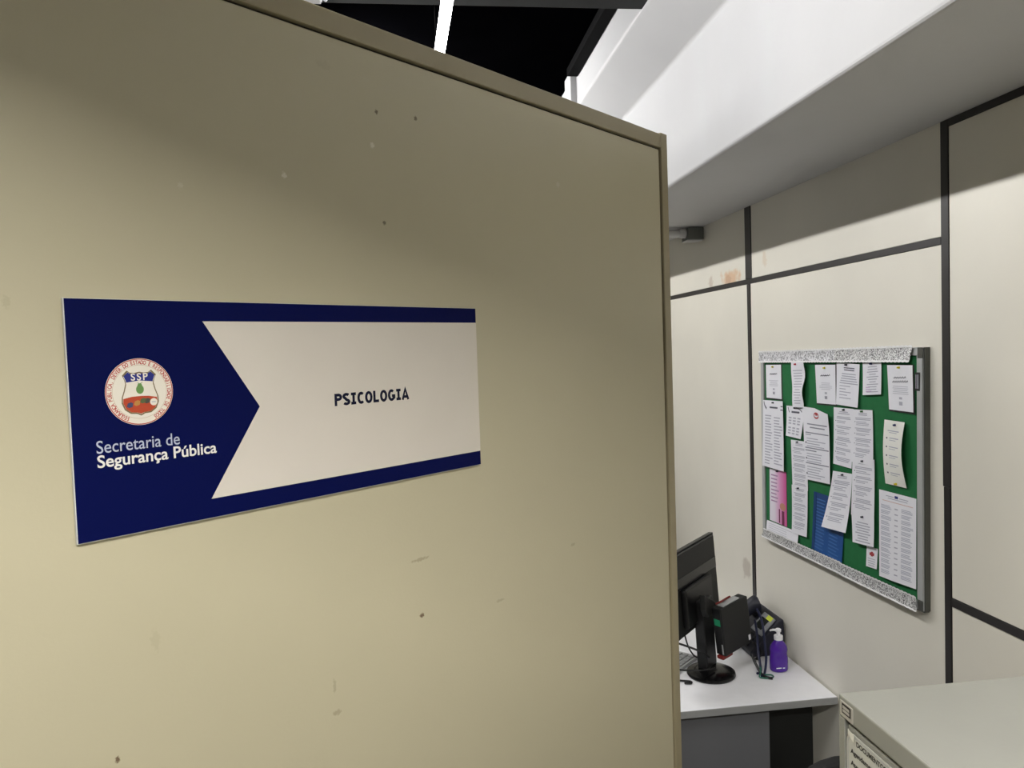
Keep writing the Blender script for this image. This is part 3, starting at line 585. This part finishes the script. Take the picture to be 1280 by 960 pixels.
def mbx(b, x0, y0, z0, x1, y1, z1): return b.box((x0, y0, z0), (x1, y1, z1), MM)
mbx(MB(), -hw_, -hh_, -0.012, hw_, hh_, 0.004).obj('bezel', blk_plastic, mon, bevel=0.002)
prof = [(-hw_ + 0.004, 0.0042), (hw_ - 0.004, 0.0042), (hw_ - 0.03, 0.016), (-hw_ + 0.03, 0.016)]
MB().prism(prof, lambda p, t: MM @ Vector((p[0], t, p[1])), -hh_ + 0.004, hh_ - 0.004).obj('back_cover', blk_matte, mon, bevel=0.002)
mbx(MB(), -0.16, 0.020, 0.0162, hw_ - 0.031, 0.052, 0.0175).obj('vent_band', mat('glossy_black', rgb(8, 8, 9), 0.25), mon, bevel=0.001)
mbx(MB(), -0.10, -0.095, 0.0162, 0.10, 0.018, 0.034).obj('rear_housing', blk_plastic, mon, bevel=0.006)
mbx(MB(), -hw_ + 0.003, -hh_ + 0.003, -0.0128, hw_ - 0.003, hh_ - 0.003, -0.0121).obj('screen', mat('screen_glass', rgb(10, 11, 13), 0.15), mon)
# stand
st = lambda x, y, z: (x - 0.815, y - 2.150, z - 0.74)
MB().lathe([(0.069, 0.0), (0.071, 0.004), (0.069, 0.010), (0.055, 0.015), (0.03, 0.020), (0.012, 0.020)], Matrix.Translation((0.012, -0.010, 0.0005)), 40).obj('base', mat('stand_gloss', rgb(9, 9, 10), 0.22), mon, smooth=True)
NM = TM @ frame((0.820, 2.158, 0.755), md, mn, tilt=math.radians(-3))
MB().box((-0.028, 0.0, -0.016), (0.045, 0.205, 0.016), NM).obj('neck', blk_plastic, mon, bevel=0.004)
MB().box((-0.036, 0.16, -0.04), (0.036, 0.215, -0.0165), NM).obj('hinge', blk_plastic, mon, bevel=0.006)
MB().prism([(-0.055, 0.235), (0.05, 0.18), (0.055, 0.165), (-0.04, 0.165), (-0.055, 0.19)], lambda p, t: NM @ Vector((p[0], p[1], t)), 0.0165, 0.034).obj('hinge_cover', blk_matte, mon, bevel=0.003)

# small computer fixed to the stand
pc = empty('mini_computer', (0.925, 2.165, 0.74)); tag(pc, 'black mini computer box with a green sticker fixed behind the monitor', 'computer')
pd = Vector((0.883, 0.469, 0)); pn = Vector((0.469, -0.883, 0))
PMx = Matrix.Translation((-0.925, -2.165, -0.74)) @ frame((0.900, 2.130, 0.880), pd, pn, roll=math.radians(8))
def pbx(b, x0, y0, z0, x1, y1, z1): return b.box((x0, y0, z0), (x1, y1, z1), PMx)
pbx(MB(), -0.053, -0.072, -0.034, 0.068, 0.072, 0.0).obj('case', blk_matte, pc, bevel=0.003)
pbx(MB(), -0.0552, -0.070, -0.032, -0.0532, 0.070, -0.003).obj('front_bezel', blk_plastic, pc, bevel=0.001)
pbx(MB(), -0.0560, 0.020, -0.027, -0.0553, 0.040, -0.006).obj('green_sticker', mat('green_sticker', rgb(24, 140, 96), 0.5), pc)
pbx(MB(), -0.0560, -0.066, -0.010, -0.0553, -0.036, -0.005).obj('badge', alu, pc)
pbx(MB(), 0.053, -0.062, 0.0002, 0.062, -0.046, 0.0008).obj('white_label', white_pl, pc)
pbx(MB(), -0.035, 0.0722, -0.030, 0.040, 0.0755, -0.006).obj('mounting_bracket', alu, pc, bevel=0.001)
dr_ = mat('red_rubber', rgb(120, 36, 32), 0.5)
MB().tube(catmull([PMx @ Vector(q) for q in ((-0.040, 0.079, -0.028), (-0.02, 0.082, -0.022), (0.0, 0.079, -0.028), (0.02, 0.082, -0.024))], 6), 0.0028, 8).obj('red_strap', dr_, pc, smooth=True)
pbx(MB(), -0.060, -0.083, -0.030, -0.015, -0.0725, -0.006).obj('red_plug', dr_, pc, bevel=0.003)
MB().prism([(-0.01, -0.0726), (0.05, -0.0726), (0.052, -0.082), (0.035, -0.088), (-0.005, -0.080)], lambda p, t: PMx @ Vector((p[0], p[1], t)), -0.030, -0.022).obj('foot_bracket', blk_plastic, pc, bevel=0.002)

# cables
def cable(label, pts, rad, m):
    P = catmull(pts, 8); base = min(P, key=lambda q: q.z)
    o = MB().tube([q - base for q in P], rad, 8).obj('cable', m, loc=base, smooth=True); tag(o, label, 'cable'); return o
cb = mat('cable_black', rgb(16, 16, 18), 0.45); cblue = mat('cable_blue', rgb(20, 26, 60), 0.45); cgreen = mat('cable_green', rgb(40, 104, 84), 0.45)
cable('thin black cable hanging from the monitor and looping behind its neck', [(0.775, 2.24, 0.90), (0.778, 2.235, 0.85), (0.79, 2.22, 0.79), (0.815, 2.21, 0.765), (0.85, 2.23, 0.80)], 0.0024, cb)
cable('black cable running left across the desk from under the mini computer', [(0.66, 2.16, 0.775), (0.72, 2.13, 0.768), (0.78, 2.10, 0.773), (0.83, 2.115, 0.768)], 0.0026, cb)
cable('black cable sagging left of the monitor neck above the keyboard', [(0.66, 2.17, 0.855), (0.73, 2.15, 0.838), (0.79, 2.125, 0.818), (0.815, 2.12, 0.80)], 0.0032, cb)
cable('black cable end lying in front of the round monitor stand', [(0.66, 2.125, 0.7435), (0.70, 2.118, 0.7435), (0.735, 2.106, 0.7435), (0.750, 2.098, 0.7435), (0.745, 2.088, 0.7435), (0.728, 2.092, 0.7435)], 0.003, cb)
cable('thick black cable slanting from the mini computer down to the desk', [(0.955, 2.14, 0.79), (0.955, 2.125, 0.775), (0.962, 2.105, 0.752), (0.968, 2.085, 0.7445), (0.984, 2.07, 0.7445)], 0.004, cb)
cable('dark blue network cable dropping beside the mini computer', [(1.004, 2.21, 0.90), (1.010, 2.19, 0.87), (1.006, 2.165, 0.82), (0.996, 2.135, 0.775), (0.976, 2.105, 0.7445), (0.960, 2.09, 0.7445)], 0.0035, cblue)
cable('second dark blue cable hanging between the mini computer and the telephone', [(1.004, 2.225, 0.86), (0.998, 2.20, 0.83), (0.985, 2.165, 0.79), (0.976, 2.13, 0.7445), (0.957, 2.11, 0.7445)], 0.0038, cblue)
cable('green looped cable end lying on the desk near the purple bottle', [(0.964, 2.105, 0.764), (0.960, 2.097, 0.752), (0.954, 2.088, 0.7432), (0.972, 2.076, 0.7432), (0.992, 2.082, 0.7432), (0.992, 2.096, 0.7432), (0.974, 2.100, 0.7432)], 0.0022, cgreen)

# keyboard
kb = empty('keyboard', M=Matrix.Translation((0.737, 2.244, 0.7405)) @ Matrix.Rotation(math.radians(43), 4, 'Z')); tag(kb, 'grey keyboard lying on the desk behind the monitor stand', 'keyboard')
MB().box((-0.19, -0.058, 0.0), (0.075, 0.058, 0.011)).obj('body', mat('keyboard_grey', rgb(176, 177, 176), 0.5), kb, bevel=0.003)
km = mat('key_grey', rgb(146, 147, 146), 0.5)
k0 = MB().box((-0.0075, -0.0075, 0), (0.0075, 0.0075, 0.004)).obj('key', km, kb, bevel=0.0012); k0.location = (-0.178, -0.045, 0.0112)
for j in range(5):
    for i in range(13):
        if i == 0 and j == 0: continue
        k = k0.copy(); COL.objects.link(k); k.parent = kb; k.location = (-0.178 + i * 0.0192, -0.045 + j * 0.0205, 0.0112)

# telephone
ph = empty('telephone', (1.035, 2.29, 0.7405)); tag(ph, 'dark blue desk telephone with a grey framed display leaning up to the wall', 'telephone')
phm = mat('phone_navy', rgb(26, 28, 42), 0.45, mottle=0.08, scale=40); phb = mat('phone_black', rgb(20, 20, 24), 0.5)
pl = lambda x, y, z: (x - 1.035, y - 2.29, z - 0.7405)
MB().prism([(0.992, 0.7405), (0.990, 0.756), (1.084, 0.850), (1.092, 0.855), (1.1005, 0.850), (1.104, 0.7405)], lambda p, t: pl(p[0], t, p[1]), 2.228, 2.405).obj('body', phm, ph, bevel=0.006)
# sloping face: origin at (0.965,0.76), direction up the face
fd = Vector((0.094, 0, 0.094)).normalized(); fr = Vector((0, -1, 0)); fn = fr.cross(fd)
FM = Matrix(((fr.x, fd.x, fn.x, 0.990 - 1.035), (fr.y, fd.y, fn.y, 2.405 - 2.29), (fr.z, fd.z, fn.z, 0.756 - 0.7405), (0, 0, 0, 1)))
if fn.z < 0: raise ValueError
MB().box((0.095, 0.060, 0.0005), (0.165, 0.128, 0.008), FM).obj('display_frame', mat('phone_grey', rgb(150, 152, 156), 0.45), ph, bevel=0.002)
MB().box((0.106, 0.074, 0.0082), (0.150, 0.112, 0.0090), FM).obj('display', mat('lcd_dark', rgb(34, 38, 34), 0.25), ph)
MB().box((0.128, 0.112, 0.0082), (0.160, 0.127, 0.0092), FM).obj('yellow_label', mat('yellow_label', rgb(216, 226, 70), 0.5), ph)
kk = MB().box((-0.005, -0.004, 0), (0.005, 0.004, 0.003)).obj('key', phb, ph, bevel=0.001)
kpos = [(0.105 + i * 0.016, 0.012 + j * 0.0125) for j in range(4) for i in range(3)]
for i, (a, b) in enumerate(kpos):
    q = kk if i == 0 else kk.copy()
    if i: COL.objects.link(q); q.parent = ph
    q.matrix_local = FM @ Matrix.Translation((a, b, 0.0006))
hs = [(0.070, 0.008, 0.020), (0.070, 0.022, 0.032), (0.070, 0.045, 0.040), (0.070, 0.075, 0.042), (0.070, 0.105, 0.040), (0.070, 0.122, 0.036), (0.070, 0.132, 0.030)]
MB().tube(catmull([FM @ Vector(q) for q in hs], 5), [0.018 + 0.012 * abs(i / 30.0 - 0.5) * 2 for i in range(31)], 14).obj('handset', phm, ph, smooth=True)
MB().box((0.025, 0.0, 0.0005), (0.066, 0.030, 0.012), FM).obj('cradle', phb, ph, bevel=0.003)
MB().box((0.025, 0.095, 0.0005), (0.066, 0.120, 0.014), FM).obj('cradle', phb, ph, bevel=0.003)
coil = []
for i in range(130):
    t = i / 129; ctr = Vector((0.975 + 0.02 * math.sin(t * 3), 2.20 - 0.01 * t, 0.80 - 0.05 * t)); a = i * 0.9
    coil.append(Vector(pl(*(ctr + Vector((0.012, 0, 0))))) + Vector((0.005 * math.cos(a), 0.005 * math.sin(a), 0)))
MB().tube(coil, 0.0014, 6).obj('coiled_cord', phb, ph, smooth=True)

# purple pump bottle
bo = empty('pump_bottle', (1.032, 2.128, 0.7405)); tag(bo, 'purple gel pump bottle with a white dispenser on the desk', 'bottle')
pg = mat('purple_gel', rgb(92, 40, 176), 0.12, trans=0.35, ior=1.4, coat=0.3, mottle=0.05, scale=30)
MB().lathe([(0.020, 0.0), (0.0255, 0.002), (0.0275, 0.007), (0.0275, 0.030), (0.0262, 0.045), (0.0250, 0.052), (0.0258, 0.058), (0.0265, 0.064), (0.0245, 0.074), (0.018, 0.084), (0.0125, 0.090), (0.0115, 0.0925)], None, 36, 1.0, 0.8).obj('bottle_body', pg, bo, smooth=True)
MB().lathe([(0.0115, 0.0927), (0.0128, 0.093), (0.0128, 0.1045), (0.0118, 0.1055)], None, 28).obj('collar', white_pl, bo, smooth=True)
MB().lathe([(0.0052, 0.1057), (0.0052, 0.1155), (0.0080, 0.1165), (0.0084, 0.1235), (0.0060, 0.1255)], None, 24).obj('pump_head', white_pl, bo, smooth=True)
MB().tube([(-0.007, 0, 0.1215), (-0.016, 0.001, 0.1225), (-0.0235, 0.002, 0.1215), (-0.0245, 0.002, 0.1190)], [0.0036, 0.0032, 0.0026, 0.0022], 10).obj('nozzle', white_pl, bo, smooth=True)
MB().box((-0.018, -0.0222, 0.014), (-0.002, -0.0212, 0.0165)).obj('label_print', white_pl, bo)
MB().box((0.002, -0.0226, 0.0135), (0.008, -0.0216, 0.016)).obj('label_print', white_pl, bo)

# ------------------------------------------------------------------ filing cabinet
fc = empty('filing_cabinet', (0.775, 0.55, 0)); tag(fc, 'grey steel filing cabinet with a document list on its top drawer', 'cabinet')
cab_m = mat('cabinet_grey', rgb(152, 152, 144), 0.42, mottle=0.035, scale=7, bump=0.04, bscale=150, spots=[((0.05, 0.20, 1.33), (1, 1, 1), 0.006, rgb(120, 115, 100), 0.6), ((0.08, 0.205, 1.33), (1, 1, 1), 0.006, rgb(120, 115, 100), 0.6)])
cl_ = lambda x, y, z: (x - 0.775, y - 0.55, z)
y0c, y1c = 0.320, 0.779
# carcass as separate panels so that the drawers sit in a real opening
b = MB()
b.box(cl_(0.446, y0c, 1.306), cl_(1.106, y1c, 1.330))
b.obj('top_panel', cab_m, fc, bevel=0.002)
MB().box(cl_(0.446, 0.7675, 0.0), cl_(1.106, y1c, 1.3058)).obj('side_panel', cab_m, fc, bevel=0.001)
MB().box(cl_(0.446, y0c, 0.0), cl_(1.106, 0.3315, 1.3058)).obj('side_panel', cab_m, fc, bevel=0.001)
MB().box(cl_(1.09, 0.332, 0.0), cl_(1.106, 0.767, 1.3058)).obj('back_panel', cab_m, fc)
MB().box(cl_(0.456, 0.332, 0.0), cl_(1.089, 0.767, 0.04)).obj('plinth', dark_gap, fc)
MB().box(cl_(0.472, 0.332, 0.041), cl_(0.476, 0.767, 1.3055)).obj('drawer_well', dark_gap, fc)
top_z = 1.302
for i in range(4):
    z1 = top_z - i * 0.316; z0 = z1 - 0.312
    dr = MB().box((0, -0.2155, 0), (0.022, 0.2155, z1 - z0)).obj('drawer', cab_m, fc, bevel=0.0018); dr.location = cl_(0.4485, 0.5495, z0)
    MB().prism([(0.0, 0.0), (-0.02, -0.004), (-0.022, -0.012), (-0.018, -0.012), (-0.016, -0.008), (0.0, -0.006)], lambda p, t: (p[0], t, p[1] + 0.16), -0.16, -0.02).obj('handle', alu, dr, bevel=0.0008)
    MB().box((-0.003, -0.16, 0.20), (0.0, -0.07, 0.25)).obj('label_holder', alu, dr, bevel=0.0008)
# small sticker on the corner of the top rail
bk = mat('sticker_black', rgb(30, 22, 22), 0.5); sl = mat('sticker_silver', rgb(186, 182, 174), 0.4)
MB().box(cl_(0.4452, 0.750, 1.3085), cl_(0.4459, 0.7745, 1.3250)).obj('maker_sticker', sl, fc)
MB().box(cl_(0.4449, 0.7535, 1.3125), cl_(0.4451, 0.7705, 1.3235)).obj('sticker_print', bk, fc)
MB().box(cl_(0.4446, 0.7558, 1.3183), cl_(0.4448, 0.7685, 1.3213)).obj('sticker_bar', sl, fc)
MB().box(cl_(0.4446, 0.7558, 1.3143), cl_(0.4448, 0.7685, 1.3173)).obj('sticker_bar', sl, fc)
# laminated document list
dp = empty('document_list', (0.448, 0.66, 1.10)); tag(dp, 'laminated white list headed DOCUMENTOS taped to the filing cabinet drawer', 'paper')
def rr(y0, y1, z0, z1, r_):
    pts = []
    for cx_, cz_, a in ((y1 - r_, z1 - r_, 0), (y0 + r_, z1 - r_, 90), (y0 + r_, z0 + r_, 180), (y1 - r_, z0 + r_, 270)):
        pts += arc(cx_, cz_, r_, r_, a, a + 90, 5)
    return pts
def dpl(y, z, x): return (x - 0.448, y - 0.66, z - 1.10)
MB().prism(rr(0.555, 0.7655, 1.10, 1.2965, 0.014), lambda p, t: dpl(p[0], p[1], t), 0.4470, 0.4476).obj('sheet', mat('list_paper', rgb(206, 206, 198), 0.35), dp)
bord = rr(0.5585, 0.7625, 1.103, 1.294, 0.012); vs, fs = ribbon(bord + [bord[0]], 0.0006)
MB().add([dpl(p, q, 0.4468) for p, q in vs], fs).obj('border_line', ink, dp)
for body, yl, zb_, cap, wd_ in (('DOCUMENTOS', 0.7465, 1.2865, 0.0052, 0.052), ('Agendamentos', 0.7575, 1.2745, 0.0052, 0.052), ('Atend', 0.7575, 1.2615, 0.0052, 0.022)):
    vs, fs, wd = text2d(body, 1.0, 0.035)
    MB().add([dpl(yl - a * wd_ / wd, zb_ + q * cap / 0.70, 0.44675) for a, q in vs], fs).obj('lettering', mat('list_ink', rgb(52, 50, 48), 0.6), dp)
MB().grid(lambda u, v: dpl(0.762 - 0.013 * u, 1.2985 - 0.007 * v - 0.002 * u, 0.4464 - 0.0012 * u * v), 4, 2).obj('tape', mat('clear_tape', rgb(226, 224, 214), 0.15), dp)

# ------------------------------------------------------------------ black chair behind the cabinet
ch = empty('office_chair', (0.905, 1.62, 0)); tag(ch, 'black office chair in front of the desk, mostly hidden by the filing cabinet', 'chair')
fab = mat('chair_fabric', rgb(30, 30, 30), 0.75, mottle=0.1, scale=60, bump=0.2, bscale=500)
def chl(x, y, z): return (x - 0.905, y - 1.62, z)
bk_o = [(0.175 * math.copysign(abs(math.cos(t)) ** 0.6, math.cos(t)), 0.20 * math.copysign(abs(math.sin(t)) ** 0.75, math.sin(t))) for t in [2 * math.pi * i / 36 for i in range(36)]]
MB().prism(bk_o, lambda p, t: chl(0.915 + p[0], t + 0.12 * p[0] ** 2 * 4, 0.630 + p[1]), 1.475, 1.515).obj('backrest', fab, ch, bevel=0.012)
MB().prism([(a, b * 1.05) for a, b in bk_o], lambda p, t: chl(0.905 + p[0], 1.73 + p[1] * 0.9, t), 0.40, 0.46).obj('seat', fab, ch, bevel=0.015)
MB().tube(catmull([chl(0.915, 1.505, 0.56), chl(0.915, 1.485, 0.45), chl(0.915, 1.54, 0.39), chl(0.905, 1.70, 0.388)], 6), 0.014, 8).obj('back_support', blk_plastic, ch, smooth=True)
MB().tube([chl(0.905, 1.72, 0.07), chl(0.905, 1.72, 0.395)], 0.022, 14).obj('gas_post', blk_plastic, ch, smooth=True)
for i in range(5):
    a = 2 * math.pi * (i + 0.25) / 5; dx_, dy_ = math.cos(a), math.sin(a); rl = 0.17
    MB().tube([chl(0.905 + dx_ * 0.01, 1.72 + dy_ * 0.01, 0.09), chl(0.905 + dx_ * rl, 1.72 + dy_ * rl, 0.062)], [0.018, 0.012], 8).obj('leg', blk_plastic, ch, smooth=True)
    MB().lathe([(0.012, -0.011), (0.024, -0.009), (0.024, 0.009), (0.012, 0.011)], Matrix.Translation(chl(0.905 + dx_ * rl, 1.72 + dy_ * rl, 0.0245)) @ Matrix.Rotation(a, 4, 'Z') @ Matrix.Rotation(math.pi / 2, 4, 'X'), 14).obj('castor', blk_plastic, ch, smooth=True)
